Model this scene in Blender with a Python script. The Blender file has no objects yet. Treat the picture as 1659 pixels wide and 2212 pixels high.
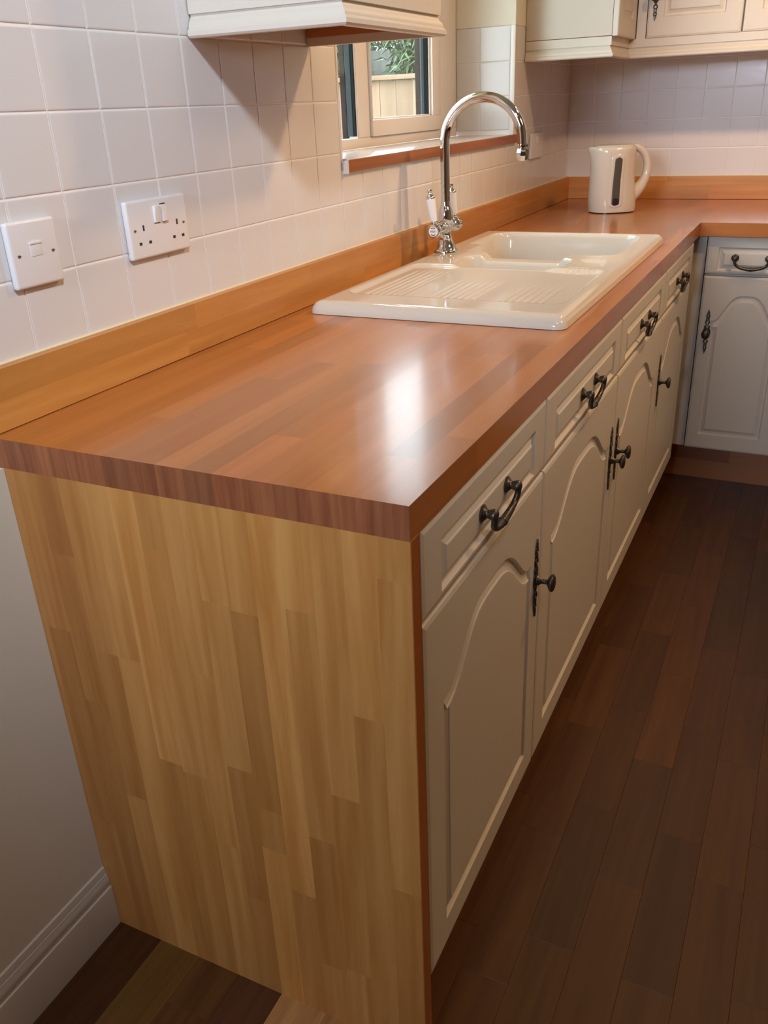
import bpy, bmesh, math, random
from mathutils import Vector, Matrix, noise

PI = math.pi
R = random.Random(7)
sc = bpy.context.scene
COL = sc.collection

# ------------------------------------------------------------------ camera
CAM = Vector((0.96154, -0.72991, 1.28638))
RT = Vector((0.90097186, 0.43199657, -0.04035683))
UP = Vector((-0.15265277, 0.40268533, 0.90251962))
FW = Vector((-0.40613649, 0.80698419, -0.42875362))
cd = bpy.data.cameras.new('camera')
cam = bpy.data.objects.new('camera', cd)
COL.objects.link(cam)
m = Matrix.Identity(4)
for i in range(3):
    m[i][0], m[i][1], m[i][2], m[i][3] = RT[i], UP[i], -FW[i], CAM[i]
cam.matrix_world = m
cd.sensor_fit = 'HORIZONTAL'
cd.sensor_width = 36
cd.lens = 1849.08 * 36 / 1659
cd.clip_start = 0.02
cd.clip_end = 100
sc.camera = cam

# ------------------------------------------------------------------ world, lights, exposure
sc.view_settings.view_transform = 'Standard'
sc.view_settings.look = 'None'
sc.view_settings.gamma = 1
sc.view_settings.use_curve_mapping = False
sc.view_settings.exposure = -0.06
w = bpy.data.worlds.new('sky')
sc.world = w
w.use_nodes = True
bg = w.node_tree.nodes['Background']
bg.inputs[0].default_value = (0.80, 0.91, 1.0, 1)
bg.inputs[1].default_value = 10.0


def light(name, kind, loc, power, col, size=0.1, aim=None, size_y=None, spot=None, blend=0.6):
    d = bpy.data.lights.new(name, kind)
    d.energy = power
    d.color = col
    if kind == 'AREA':
        d.shape = 'RECTANGLE'
        d.size = size
        d.size_y = size_y or size
    else:
        d.shadow_soft_size = size
    if kind == 'SPOT':
        d.spot_size = math.radians(spot)
        d.spot_blend = blend
    o = bpy.data.objects.new(name, d)
    COL.objects.link(o)
    o.location = loc
    if aim is not None:
        o.rotation_euler = (Vector(aim) - Vector(loc)).to_track_quat('-Z', 'Y').to_euler()
    return o


WARM = (1.0, 0.60, 0.31)
light('ceiling_lamp_middle', 'SPOT', (1.33, 1.72, 2.34), 66, WARM, 0.06, (0.0, 1.32, 1.10), spot=98, blend=1.0)
light('ceiling_lamp_back', 'SPOT', (1.37, 1.42, 2.34), 100, WARM, 0.05, (0.84, 2.97, 1.10), spot=56, blend=1.0)
light('ceiling_lamp_near', 'SPOT', (1.26, -0.62, 2.30), 90, (0.85, 0.91, 1.0), 0.08, (0.0, 0.34, 1.30), spot=61, blend=1.0)
light('ceiling_lamp_far', 'SPOT', (0.98, 2.74, 2.34), 26, WARM, 0.04, (0.05, 1.3, 1.0), spot=52, blend=1.0)
light('door_fill_right', 'SPOT', (2.15, 0.8, 2.34), 58, WARM, 0.30, (0.62, 0.8, 0.5), spot=84, blend=1.0)  # added warm fill that brightens the cabinet doors, no known fitting
dl = light('daylight_rear_fill', 'AREA', (0.45, -3.60, 2.00), 19, (0.72, 0.81, 1.0), 0.9, (0.35, 0, 1.85), 0.6)  # daylight from behind, put in as an area fill before the closed wall
dl.data.spread = math.radians(80)

# ------------------------------------------------------------------ dimensions
W = 0.6234          # worktop depth
H = 0.91            # worktop height
T = 0.042           # worktop thickness
L = 2.970           # back wall
YI = 2.270          # front of the back run
P = 0.1029          # tile pitch
PZ = 0.1020
Y0 = 0.2239
ZD = 1.0928
ZU = 0.9932
SW = 0.0418         # stave width


# ------------------------------------------------------------------ material helpers
def new_mat(name):
    mt = bpy.data.materials.new(name)
    mt.use_nodes = True
    nt = mt.node_tree
    b = nt.nodes['Principled BSDF']
    return mt, nt, b


def nd(nt, t, **kw):
    n = nt.nodes.new(t)
    for k, v in kw.items():
        setattr(n, k, v)
    return n


def mat(name, col, rough=0.5, metal=0.0, coat=0.0, var=0.0, bump=0.0, bscale=60, spec=0.5, trans=0.0):
    mt, nt, b = new_mat(name)
    b.inputs['Roughness'].default_value = rough
    b.inputs['Metallic'].default_value = metal
    b.inputs['Coat Weight'].default_value = coat
    b.inputs['Specular IOR Level'].default_value = spec
    tc = nd(nt, 'ShaderNodeTexCoord')
    nz = nd(nt, 'ShaderNodeTexNoise')
    nz.inputs['Scale'].default_value = bscale
    nz.inputs['Detail'].default_value = 3
    nt.links.new(tc.outputs['Object'], nz.inputs['Vector'])
    cr = nd(nt, 'ShaderNodeValToRGB')
    k = 1 - var
    cr.color_ramp.elements[0].color = (col[0] * k, col[1] * k, col[2] * k, 1)
    cr.color_ramp.elements[1].color = (min(1, col[0] * (1 + var)), min(1, col[1] * (1 + var)), min(1, col[2] * (1 + var)), 1)
    nt.links.new(nz.outputs['Fac'], cr.inputs['Fac'])
    nt.links.new(cr.outputs['Color'], b.inputs['Base Color'])
    if bump:
        bp = nd(nt, 'ShaderNodeBump')
        bp.inputs['Strength'].default_value = bump
        bp.inputs['Distance'].default_value = 0.002
        nt.links.new(nz.outputs['Fac'], bp.inputs['Height'])
        nt.links.new(bp.outputs['Normal'], b.inputs['Normal'])
    return mt


def wood(name, light_c, dark_c, axis, rough=0.35, coat=0.0, bump=0.08, fine=1.0, red=None, rvar=0.0, ring=0.5):
    """grain along `axis`; the tone of each piece comes from its object colour"""
    mt, nt, b = new_mat(name)
    tc = nd(nt, 'ShaderNodeTexCoord')
    oi = nd(nt, 'ShaderNodeObjectInfo')
    add = nd(nt, 'ShaderNodeVectorMath', operation='ADD')
    mul = nd(nt, 'ShaderNodeVectorMath', operation='SCALE')
    comb = nd(nt, 'ShaderNodeCombineXYZ')
    for i in range(3):
        nt.links.new(oi.outputs['Random'], comb.inputs[i])
    nt.links.new(comb.outputs[0], mul.inputs[0])
    mul.inputs['Scale'].default_value = 37.0
    nt.links.new(tc.outputs['Object'], add.inputs[0])
    nt.links.new(mul.outputs[0], add.inputs[1])
    mp = nd(nt, 'ShaderNodeMapping')
    s = [42.0 * fine] * 3
    s['XYZ'.index(axis)] = 2.2 * fine
    mp.inputs['Scale'].default_value = s
    nt.links.new(add.outputs[0], mp.inputs['Vector'])
    n1 = nd(nt, 'ShaderNodeTexNoise')
    n1.inputs['Scale'].default_value = 1.0
    n1.inputs['Detail'].default_value = 5
    n1.inputs['Distortion'].default_value = ring
    nt.links.new(mp.outputs[0], n1.inputs['Vector'])
    mp2 = nd(nt, 'ShaderNodeMapping')
    s2 = [260.0 * fine] * 3
    s2['XYZ'.index(axis)] = 26.0 * fine
    mp2.inputs['Scale'].default_value = s2
    nt.links.new(add.outputs[0], mp2.inputs['Vector'])
    n2 = nd(nt, 'ShaderNodeTexNoise')
    n2.inputs['Scale'].default_value = 1.0
    n2.inputs['Detail'].default_value = 2
    nt.links.new(mp2.outputs[0], n2.inputs['Vector'])
    mx = nd(nt, 'ShaderNodeMath', operation='MULTIPLY_ADD')
    nt.links.new(n2.outputs['Fac'], mx.inputs[0])
    mx.inputs[1].default_value = 0.14
    nt.links.new(n1.outputs['Fac'], mx.inputs[2])
    cr = nd(nt, 'ShaderNodeValToRGB')
    cr.color_ramp.elements[0].position = 0.40
    cr.color_ramp.elements[0].color = (*dark_c, 1)
    cr.color_ramp.elements[1].position = 0.74
    cr.color_ramp.elements[1].color = (*light_c, 1)
    nt.links.new(mx.outputs[0], cr.inputs['Fac'])
    mc = nd(nt, 'ShaderNodeMix', data_type='RGBA', blend_type='MULTIPLY')
    mc.inputs['Factor'].default_value = 1.0
    nt.links.new(cr.outputs['Color'], mc.inputs['A'])
    nt.links.new(oi.outputs['Color'], mc.inputs['B'])
    nt.links.new(mc.outputs['Result'], b.inputs['Base Color'])
    b.inputs['Roughness'].default_value = rough
    b.inputs['Coat Weight'].default_value = coat
    b.inputs['Coat Roughness'].default_value = 0.12
    if rvar:
        ma = nd(nt, 'ShaderNodeMath', operation='MULTIPLY_ADD')
        nt.links.new(n1.outputs['Fac'], ma.inputs[0])
        ma.inputs[1].default_value = rvar
        ma.inputs[2].default_value = rough - rvar * 0.5
        nt.links.new(ma.outputs[0], b.inputs['Roughness'])
    bp = nd(nt, 'ShaderNodeBump')
    bp.inputs['Strength'].default_value = bump
    bp.inputs['Distance'].default_value = 0.001
    nt.links.new(n1.outputs['Fac'], bp.inputs['Height'])
    nt.links.new(bp.outputs['Normal'], b.inputs['Normal'])
    return mt


M = {}
M['tile'] = mat('glazed_white_tile', (0.74, 0.735, 0.74), 0.16, var=0.025, bump=0.35, bscale=9)
M['grout'] = mat('white_grout', (0.93, 0.92, 0.90), 0.7, var=0.03, bscale=40)
M['plaster'] = mat('cream_wall_paint', (0.80, 0.76, 0.66), 0.8, var=0.02, bump=0.08, bscale=220)
M['ceiling'] = mat('white_ceiling_paint', (0.72, 0.64, 0.52), 0.85)
M['roomwall'] = mat('warm_wall_paint', (0.52, 0.32, 0.16), 0.8)
M['skirt'] = mat('cream_gloss_skirting', (0.72, 0.68, 0.60), 0.35)
M['cream'] = mat('cream_cabinet_paint', (0.69, 0.64, 0.55), 0.44, var=0.015, bump=0.05, bscale=120)
M['carcass'] = mat('cabinet_carcass_white', (0.62, 0.60, 0.55), 0.5)
M['dark_gap'] = mat('dark_recess', (0.05, 0.035, 0.025), 0.8)  # near-black, shade put into the colour for gaps between parts
M['white_plastic'] = mat('white_plastic', (0.80, 0.80, 0.81), 0.28)
M['slot'] = mat('dark_slot', (0.03, 0.028, 0.026), 0.6)
M['screw'] = mat('screw_steel', (0.42, 0.40, 0.37), 0.35, metal=1.0)
M['upvc'] = mat('white_window_plastic', (0.82, 0.79, 0.76), 0.3)
M['upvc_dark'] = mat('brown_outer_window_profile', (0.020, 0.009, 0.008), 0.5, spec=0.12)
M['gasket'] = mat('black_rubber_gasket', (0.004, 0.004, 0.005), 0.5, spec=0.12)
M['spacer'] = mat('grey_spacer_bar', (0.030, 0.034, 0.036), 0.45, var=0.5, bscale=900, spec=0.15)
M['chrome'] = mat('polished_chrome', (0.70, 0.70, 0.72), 0.05, metal=1.0)
M['pewter'] = mat('antique_pewter', (0.115, 0.10, 0.083), 0.34, metal=0.85, var=0.5, bump=0.5, bscale=160)
M['ceramic'] = mat('sink_ceramic', (0.68, 0.62, 0.52), 0.08)
M['lever'] = mat('lever_ceramic', (0.88, 0.87, 0.85), 0.1)
M['kettle'] = mat('cream_kettle_plastic', (0.70, 0.62, 0.52), 0.12)
M['gauge'] = mat('smoked_gauge_plastic', (0.10, 0.085, 0.07), 0.2)
M['gauge_low'] = mat('gauge_water', (0.03, 0.02, 0.03), 0.2)
M['black_print'] = mat('black_print', (0.02, 0.02, 0.02), 0.5)
M['sealant'] = mat('cream_sealant', (0.80, 0.72, 0.50), 0.3)
M['chip'] = mat('brown_cabinet_underside', (0.48, 0.19, 0.055), 0.55, var=0.12, bscale=60)
M['fence_new'] = wood('new_fence_timber', (0.29, 0.180, 0.122), (0.235, 0.138, 0.088), 'Z', rough=0.8, bump=0.3, fine=0.5)
M['fence_old'] = wood('weathered_fence_timber', (0.20, 0.20, 0.185), (0.14, 0.14, 0.13), 'Z', rough=0.9, bump=0.3, fine=0.5)
M['grass'] = mat('garden_grass', (0.16, 0.24, 0.07), 0.9, var=0.4, bscale=20)
M['brick'] = mat('outer_render', (0.35, 0.22, 0.16), 0.9, var=0.2, bscale=30)

BL, BD = (0.485, 0.178, 0.043), (0.425, 0.148, 0.032)
M['top_y'] = wood('oiled_beech_worktop', BL, BD, 'Y', rough=0.26, coat=0.25, bump=0.012, rvar=0.03)
M['top_x'] = wood('oiled_beech_worktop_cross', BL, BD, 'X', rough=0.26, coat=0.25, bump=0.012, rvar=0.03)
M['endgrain'] = wood('beech_end_grain', (0.36, 0.125, 0.045), (0.22, 0.062, 0.020), 'Z', rough=0.5, bump=0.25, fine=1.6)
M['panel'] = wood('beech_end_panel', (0.60, 0.298, 0.086), (0.47, 0.198, 0.044), 'Z', rough=0.42, bump=0.04)
M['upst_y'] = wood('beech_upstand', (0.62, 0.29, 0.075), (0.50, 0.205, 0.045), 'Y', rough=0.38, bump=0.03)
M['upst_x'] = wood('beech_upstand_cross', (0.62, 0.29, 0.075), (0.50, 0.205, 0.045), 'X', rough=0.38, bump=0.03)
M['floor'] = wood('walnut_floor_strip', (0.098, 0.036, 0.006), (0.066, 0.021, 0.003), 'Y', rough=0.42, bump=0.02, fine=0.7, ring=1.6)
M['sillwood'] = wood('stained_sill_timber', (0.40, 0.15, 0.045), (0.28, 0.095, 0.028), 'Y', rough=0.45, bump=0.12)


def glass_material():
    mt = bpy.data.materials.new('window_glass')
    mt.use_nodes = True
    nt = mt.node_tree
    nt.nodes.clear()
    o = nd(nt, 'ShaderNodeOutputMaterial')
    t = nd(nt, 'ShaderNodeBsdfTransparent')
    t.inputs[0].default_value = (0.93, 0.96, 0.95, 1)
    g = nd(nt, 'ShaderNodeBsdfGlossy')
    g.inputs['Roughness'].default_value = 0.01
    lw = nd(nt, 'ShaderNodeLayerWeight')
    lw.inputs[0].default_value = 0.5
    pw = nd(nt, 'ShaderNodeMath', operation='POWER')
    pw.inputs[1].default_value = 5.0
    nt.links.new(lw.outputs['Facing'], pw.inputs[0])
    fr = nd(nt, 'ShaderNodeMath', operation='MULTIPLY_ADD')
    fr.inputs[1].default_value = 0.92
    fr.inputs[2].default_value = 0.04
    nt.links.new(pw.outputs[0], fr.inputs[0])
    mx = nd(nt, 'ShaderNodeMixShader')
    nt.links.new(fr.outputs[0], mx.inputs[0])
    nt.links.new(t.outputs[0], mx.inputs[1])
    nt.links.new(g.outputs[0], mx.inputs[2])
    nt.links.new(mx.outputs[0], o.inputs[0])
    return mt


M['glass'] = glass_material()
M['sill'] = mat('sill_gloss', (0.46, 0.39, 0.345), 0.16)


def leaf_material():
    mt, nt, b = new_mat('bamboo_leaf')
    tc = nd(nt, 'ShaderNodeTexCoord')
    nz = nd(nt, 'ShaderNodeTexNoise')
    nz.inputs['Scale'].default_value = 6
    nt.links.new(tc.outputs['Object'], nz.inputs['Vector'])
    cr = nd(nt, 'ShaderNodeValToRGB')
    cr.color_ramp.elements[0].position = 0.35
    cr.color_ramp.elements[0].color = (0.022, 0.045, 0.016, 1)
    cr.color_ramp.elements[1].position = 0.65
    cr.color_ramp.elements[1].color = (0.115, 0.165, 0.07, 1)
    nt.links.new(nz.outputs['Fac'], cr.inputs['Fac'])
    nt.links.new(cr.outputs['Color'], b.inputs['Base Color'])
    b.inputs['Roughness'].default_value = 0.5
    return mt


M['leaf'] = leaf_material()
M['stem'] = mat('bamboo_stem', (0.30, 0.33, 0.14), 0.5)


# ------------------------------------------------------------------ mesh helpers
def new_obj(name, me, parent=None, loc=(0, 0, 0), rot=(0, 0, 0), color=None, kind=None, label=None):
    o = bpy.data.objects.new(name, me)
    COL.objects.link(o)
    o.location = loc
    o.rotation_euler = rot
    if parent is not None:
        o.parent = parent
    if color is not None:
        o.color = (*color, 1) if len(color) == 3 else color
    if kind:
        o['kind'] = kind
    if label:
        o['label'] = label
    return o


def thing(name, label, cat, loc=(0, 0, 0), rotz=0.0, group=None):
    o = bpy.data.objects.new(name, None)
    o.empty_display_size = 0.1
    COL.objects.link(o)
    o.location = loc
    o.rotation_euler = (0, 0, rotz)
    o['label'] = label
    o['category'] = cat
    if group:
        o['group'] = group
    return o


class B:
    def __init__(s):
        s.v, s.f, s.mi = [], [], []

    def add(s, vs, fs, mi=0):
        n = len(s.v)
        s.v += [tuple(v) for v in vs]
        s.f += [tuple(i + n for i in f) for f in fs]
        s.mi += [mi] * len(fs)
        return s

    def box(s, x0, x1, y0, y1, z0, z1, mi=0, faces_mi=None):
        vs = [(x0, y0, z0), (x1, y0, z0), (x1, y1, z0), (x0, y1, z0), (x0, y0, z1), (x1, y0, z1), (x1, y1, z1), (x0, y1, z1)]
        fs = [(0, 3, 2, 1), (4, 5, 6, 7), (0, 1, 5, 4), (1, 2, 6, 5), (2, 3, 7, 6), (3, 0, 4, 7)]
        s.add(vs, fs, mi)
        if faces_mi:
            for k, v in faces_mi.items():
                s.mi[len(s.mi) - 6 + k] = v
        return s

    def loops(s, rings, close=True, cap0=False, cap1=False, mi=0):
        n = len(rings[0])
        vs = [p for r in rings for p in r]
        fs = []
        for a in range(len(rings) - 1):
            for i in range(n if close else n - 1):
                j = (i + 1) % n
                fs.append((a * n + i, a * n + j, (a + 1) * n + j, (a + 1) * n + i))
        if cap0:
            fs.append(tuple(range(n))[::-1])
        if cap1:
            fs.append(tuple((len(rings) - 1) * n + i for i in range(n)))
        return s.add(vs, fs, mi)

    def lathe(s, prof, o=(0, 0, 0), axis=(0, 0, 1), n=32, mi=0, sx=1, sy=1):
        ax = Vector(axis).normalized()
        q = Vector((0, 0, 1)).rotation_difference(ax)
        o = Vector(o)
        rings = []
        for r, z in prof:
            rings.append([o + q @ Vector((r * sx * math.cos(2 * PI * i / n), r * sy * math.sin(2 * PI * i / n), z)) for i in range(n)])
        return s.loops(rings, True, prof[0][0] > 1e-6, prof[-1][0] > 1e-6, mi)

    def tube(s, pts, rad, n=16, mi=0, flat=None, caps=True, up=None):
        pts = [Vector(p) for p in pts]
        rads = rad if isinstance(rad, (list, tuple)) else [rad] * len(pts)
        rings = []
        prev = None
        for i, p in enumerate(pts):
            t = (pts[min(i + 1, len(pts) - 1)] - pts[max(i - 1, 0)]).normalized()
            if prev is None:
                a = Vector(up) if up else (Vector((0, 0, 1)) if abs(t.z) < 0.9 else Vector((1, 0, 0)))
                u = (a - t * a.dot(t)).normalized()
            else:
                u = (prev - t * prev.dot(t)).normalized()
            prev = u
            v = t.cross(u)
            r = rads[i]
            ru, rv = (r, r) if flat is None else (r * flat[0], r * flat[1])
            rings.append([p + u * ru * math.cos(2 * PI * k / n) + v * rv * math.sin(2 * PI * k / n) for k in range(n)])
        return s.loops(rings, True, caps, caps, mi)

    def build(s, name, mats, parent=None, smooth=False, bevel=0, seg=2, loc=(0, 0, 0), rot=(0, 0, 0), color=None, kind=None, label=None, angle=40, origin=None):
        if not isinstance(mats, (list, tuple)):
            mats = [mats]
        if origin is not None:
            og = Vector(origin)
            vs = [tuple(Vector(v) - og) for v in s.v]
            loc = tuple(Vector(loc) + og)
        else:
            vs = s.v
        me = bpy.data.meshes.new(name)
        me.from_pydata(vs, [], s.f)
        for mt in mats:
            me.materials.append(mt)
        if any(s.mi):
            me.polygons.foreach_set('material_index', s.mi)
        bm = bmesh.new()
        bm.from_mesh(me)
        bmesh.ops.remove_doubles(bm, verts=bm.verts, dist=1e-6)
        bmesh.ops.recalc_face_normals(bm, faces=bm.faces)
        if bevel:
            es = [e for e in bm.edges if len(e.link_faces) == 2 and e.calc_face_angle(0) > math.radians(angle)]
            bmesh.ops.bevel(bm, geom=es, offset=bevel, segments=seg, profile=0.6, affect='EDGES')
        if smooth or bevel:
            for f in bm.faces:
                f.smooth = True
            for e in bm.edges:
                if len(e.link_faces) == 2 and e.calc_face_angle(0) > math.radians(angle if smooth else 50):
                    e.smooth = False
        bm.to_mesh(me)
        bm.free()
        return new_obj(name, me, parent, loc, rot, color, kind, label)


def tone(base=1.0, spread=0.12, r=None):
    r = r or R
    k = base * (1 + r.uniform(-spread, spread))
    h = r.uniform(-0.05, 0.05)
    return (k, k * (1 - h), k * (1 - 1.5 * h))


# ================================================================== ROOM SHELL
WX0, WY0, WY1, WZ0, WZ1 = -0.30, 1.050, 2.262, 1.160, 2.06
CEIL = 2.42
YF = -3.70     # wall behind the camera
XR = 2.70      # right wall


def structure(b, name, m, **kw):
    return b.build(name, m, kind='structure', **kw)


wl = B()
ws = -0.0016
for (a, b_, c, d) in ((0.0, WY0, 0, CEIL), (WY1, L + .3, 0, CEIL), (WY0, WY1, 0, WZ0), (WY0, WY1, WZ1, CEIL)):
    wl.box(WX0, ws, a, b_, c, d)
wl.box(WX0, ws, YF - .3, 0.0, 0, CEIL)
wall_left = structure(wl, 'wall_left', M['grout'])
wp = B().box(ws, 0.0265, YF, 0.0, 0, 0.8675)
structure(wp, 'trim_1', M['plaster'])
# cream paint above the tiling and inside the window reveal
ZTOP = ZD + 4 * PZ
pt = B()
pt.box(ws, 0.001, YF, WY0, ZTOP, CEIL).box(ws, 0.001, WY1, L, ZTOP, CEIL).box(ws, 0.001, WY0, WY1, WZ1, CEIL)
pt.box(ws, 0.001, YF, 0.0, 0.8675, ZTOP)
pt.box(-0.205, 0.001, WY1 - 0.003, WY1, ZTOP, WZ1).box(-0.205, 0.001, WY0, WY0 + .003, ZTOP, WZ1).box(-0.205, 0.001, WY0, WY1, WZ1 - .003, WZ1)
structure(pt, 'trim_2', M['plaster'])
wall_back = structure(B().box(-.3, XR + .3, L + .0016, L + .3, 0, CEIL), 'wall_back', M['grout'])
structure(B().box(0, XR, L - 0.001, L + .004, ZTOP, CEIL), 'trim_3', M['plaster'])
structure(B().box(XR, XR + .2, YF - .3, L + .3, 0, CEIL), 'wall_right', M['roomwall'])
wf = B()
wf.box(-.3, XR + .2, YF - .3, YF, 0, CEIL)
structure(wf, 'wall_front', M['roomwall'])
structure(B().box(-.3, XR + .2, YF - .3, L + .3, CEIL, CEIL + .15), 'ceiling', M['ceiling'])
floor = structure(B().box(-.3, XR + .2, YF - .3, L + .3, -0.12, -0.012), 'floor', M['dark_gap'])

# ---------- floor strips
FP = 0.0815
FX = 0.6970
SL = 0.337
fixed = {(0, 0): 0.72, (1, 1): 1.28, (-1, 1): 1.18, (0, 1): 0.95, (-1, 0): 1.0, (1, 0): 0.85, (3, 0): 1.1}


def strip_mesh(wd, ln):
    c = 0.0004
    vs = [(0, 0, -.012), (wd, 0, -.012), (wd, ln, -.012), (0, ln, -.012), (0, 0, -c), (wd, 0, -c), (wd, ln, -c), (0, ln, -c),
          (c, c, 0), (wd - c, c, 0), (wd - c, ln - c, 0), (c, ln - c, 0)]
    fs = [(0, 1, 5, 4), (1, 2, 6, 5), (2, 3, 7, 6), (3, 0, 4, 7), (4, 5, 9, 8), (5, 6, 10, 9), (6, 7, 11, 10), (7, 4, 8, 11), (8, 9, 10, 11)]
    me = bpy.data.meshes.new('plank')
    me.from_pydata(vs, [], fs)
    me.materials.append(M['floor'])
    return me


strip = strip_mesh(FP - 0.0001, SL - 0.0001)
rest = B()
off = {}
ks = list(range(-9, 26))
fr_ = random.Random(12)
for k in ks:
    x0 = FX + k * FP
    o_ = 0.262 + (k % 2) * 0.172 + fr_.uniform(-.02, .02) * (0 if k in (0, 1) else 1) + (0.053 if k % 4 == 3 else 0)
    j0 = int(math.floor((YF - o_) / SL))
    for j in range(j0, 9):
        y0 = o_ + j * SL
        if y0 > 2.95:
            continue
        if x0 < -0.05 or x0 > XR:
            continue
        t = fixed.get((k, j), None)
        tn = tone(t if t else fr_.choice((0.80, 0.92, 0.97, 1.0, 1.0, 1.04, 1.12, 1.2)), 0.05, fr_)
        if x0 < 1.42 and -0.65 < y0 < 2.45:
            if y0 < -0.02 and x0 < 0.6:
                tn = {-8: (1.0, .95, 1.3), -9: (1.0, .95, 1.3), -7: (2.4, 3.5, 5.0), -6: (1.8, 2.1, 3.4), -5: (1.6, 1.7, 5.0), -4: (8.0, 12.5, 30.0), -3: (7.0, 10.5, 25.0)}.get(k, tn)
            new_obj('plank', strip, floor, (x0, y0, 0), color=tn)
        else:
            rest.box(x0, x0 + FP - .0004, y0, min(y0 + SL - .0004, L), -.012, -0.0002)
rest.build('planks', M['floor'], floor, kind='stuff')

# ---------- wall tiles
tw, th, td = P - 0.0024, PZ - 0.0024, 0.007


def tile_mesh(wd, ht):
    """front at y=0 facing -y, pillowed edge"""
    c, c2 = 0.0009, 0.0024
    r1 = [(0, .004, 0), (wd, .004, 0), (wd, .004, ht), (0, .004, ht)]
    r2 = [(0, .0010, 0), (wd, .0010, 0), (wd, .0010, ht), (0, .0010, ht)]
    r3 = [(c, .0003, c), (wd - c, .0003, c), (wd - c, .0003, ht - c), (c, .0003, ht - c)]
    r4 = [(c2, 0, c2), (wd - c2, 0, c2), (wd - c2, 0, ht - c2), (c2, 0, ht - c2)]
    b = B().loops([r1, r2, r3, r4], True, False, True)
    me = bpy.data.meshes.new('tile')
    me.from_pydata(b.v, [], b.f)
    me.materials.append(M['tile'])
    return me


tile_full = tile_mesh(tw, th)
tr = random.Random(3)


def jit(a=0.0011):
    return tr.uniform(-a, a)


def put_tile(parent, me, loc, rz):
    return new_obj('tile', me, parent, loc, (jit(), jit() * .3, rz + jit()))


# left wall: y columns, z rows;  local X -> +Y, local -Y -> +X : rot +90
ncol0 = -2
for r_ in range(5):
    z0 = ZD + (r_ - 1) * PZ
    for i in range(-3, 28):
        a = Y0 + i * P
        b_ = a + P
        a2, b2 = max(a, 0.0), min(b_, L)
        zt = th
        if r_ == 1 and a2 < WY1 and b2 > WY0:
            if a2 > WY0 - .06 and b2 < WY1 + .06:
                zt = WZ0 - z0 - .004
        if zt == th and z0 + PZ > WZ0 + .03:
            # window opening cuts the columns
            if a2 >= WY0 - .002 and b2 <= WY1 + .002:
                continue
            if a2 < WY0 < b2:
                b2 = WY0
            if a2 < WY1 < b2:
                a2 = WY1
        if b2 - a2 < 0.012:
            continue
        if abs((b2 - a2) - P) < 1e-4 and zt == th:
            me = tile_full
        else:
            me = tile_mesh(b2 - a2 - 0.0024, zt)
        put_tile(wall_left, me, (0.0, a2 + .0014, z0 + .0014), PI / 2)
# back wall
for r_ in range(5):
    z0 = ZD + (r_ - 1) * PZ
    for i in range(-1, 16):
        a = 0.1000 + i * 0.1018
        a2, b2 = max(a, 0.0), a + 0.1018
        me = tile_full if a2 == a else tile_mesh(b2 - a2 - .0024, th)
        put_tile(wall_back, me, (a2 + .0007, L, z0 + .0014), 0)
# far reveal of the window (faces -y), two columns
for r_ in range(1, 5):
    z0 = ZD + (r_ - 1) * PZ
    if r_ == 1:
        z0 = WZ0 + .022
        h_ = ZD + PZ - z0 - .0028
    else:
        h_ = th
    for a2, b2 in ((-0.2035, -0.1180), (-0.1180, -0.0145)):
        if h_ > 0.015:
            put_tile(wall_left, tile_mesh(b2 - a2 - .0024, h_), (a2 + .0014, WY1 - .0020, z0 + .0014), 0)
        # near reveal (faces +y), hidden from the camera
        if h_ > 0.015:
            put_tile(wall_left, tile_mesh(b2 - a2 - .0024, h_), (b2 - .0014, WY0 + .0020, z0 + .0014), PI)
# white corner beads of the reveal
structure(B().box(-.014, .0022, WY1 - .0055, WY1 + .001, WZ0 + .02, ZTOP), 'trim_4', M['upvc'], bevel=.003)
structure(B().box(-.014, .0012, WY0 - .001, WY0 + .007, WZ0 + .02, ZTOP), 'trim_5', M['upvc'], bevel=.003)

# ---------- skirting board on the wall beside the end panel
prof = [(0.0, 0), (0.0100, 0), (0.0100, .084), (.0094, .088), (.0070, .0895), (.0066, .093), (.0080, .098), (.0078, .1075), (.0058, .1125), (.0056, .116), (.0046, .1175), (.0040, .124), (.0028, .1305), (0, .1325)]
sk = B()
sk.loops([[(0.0265 + x, YF, z) for x, z in prof], [(0.0265 + x, -0.0005, z) for x, z in prof]], True, True, True)
structure(sk, 'baseboard_left', M['skirt'], smooth=True, angle=25)

# ================================================================== WINDOW
win = thing('window_1', 'white framed window', 'window')
del win['category']
del win['label']
win['kind'] = 'structure'
FXF, FXB = -0.200, -0.232


def fbox(name, y0, y1, z0, z1, x0=FXB, x1=FXF, mt='upvc', bev=.0025, kind=None):
    return B().box(x0, x1, y0, y1, z0, z1).build(name, M[mt], win, bevel=bev)


ZT = WZ1 - 0.003
fbox('window_frame', WY0, WY1 - .006, WZ0 + .022, 1.2085)                       # bottom rail
fbox('window_frame', WY0, WY1 - .006, ZT - .05, ZT)
fbox('window_frame', WY0, WY0 + .05, 1.2085, ZT - .05)
fbox('window_frame', 2.108, WY1 - .006, 1.2085, ZT - .05)
fbox('mullion', 1.532, 1.5995, 1.2085, ZT - .05)
# beads round the fixed pane
fbox('glazing_bead', 1.5262, 1.532, 1.2085, ZT - .05, x0=-.215, x1=-.203, bev=.001)
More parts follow.
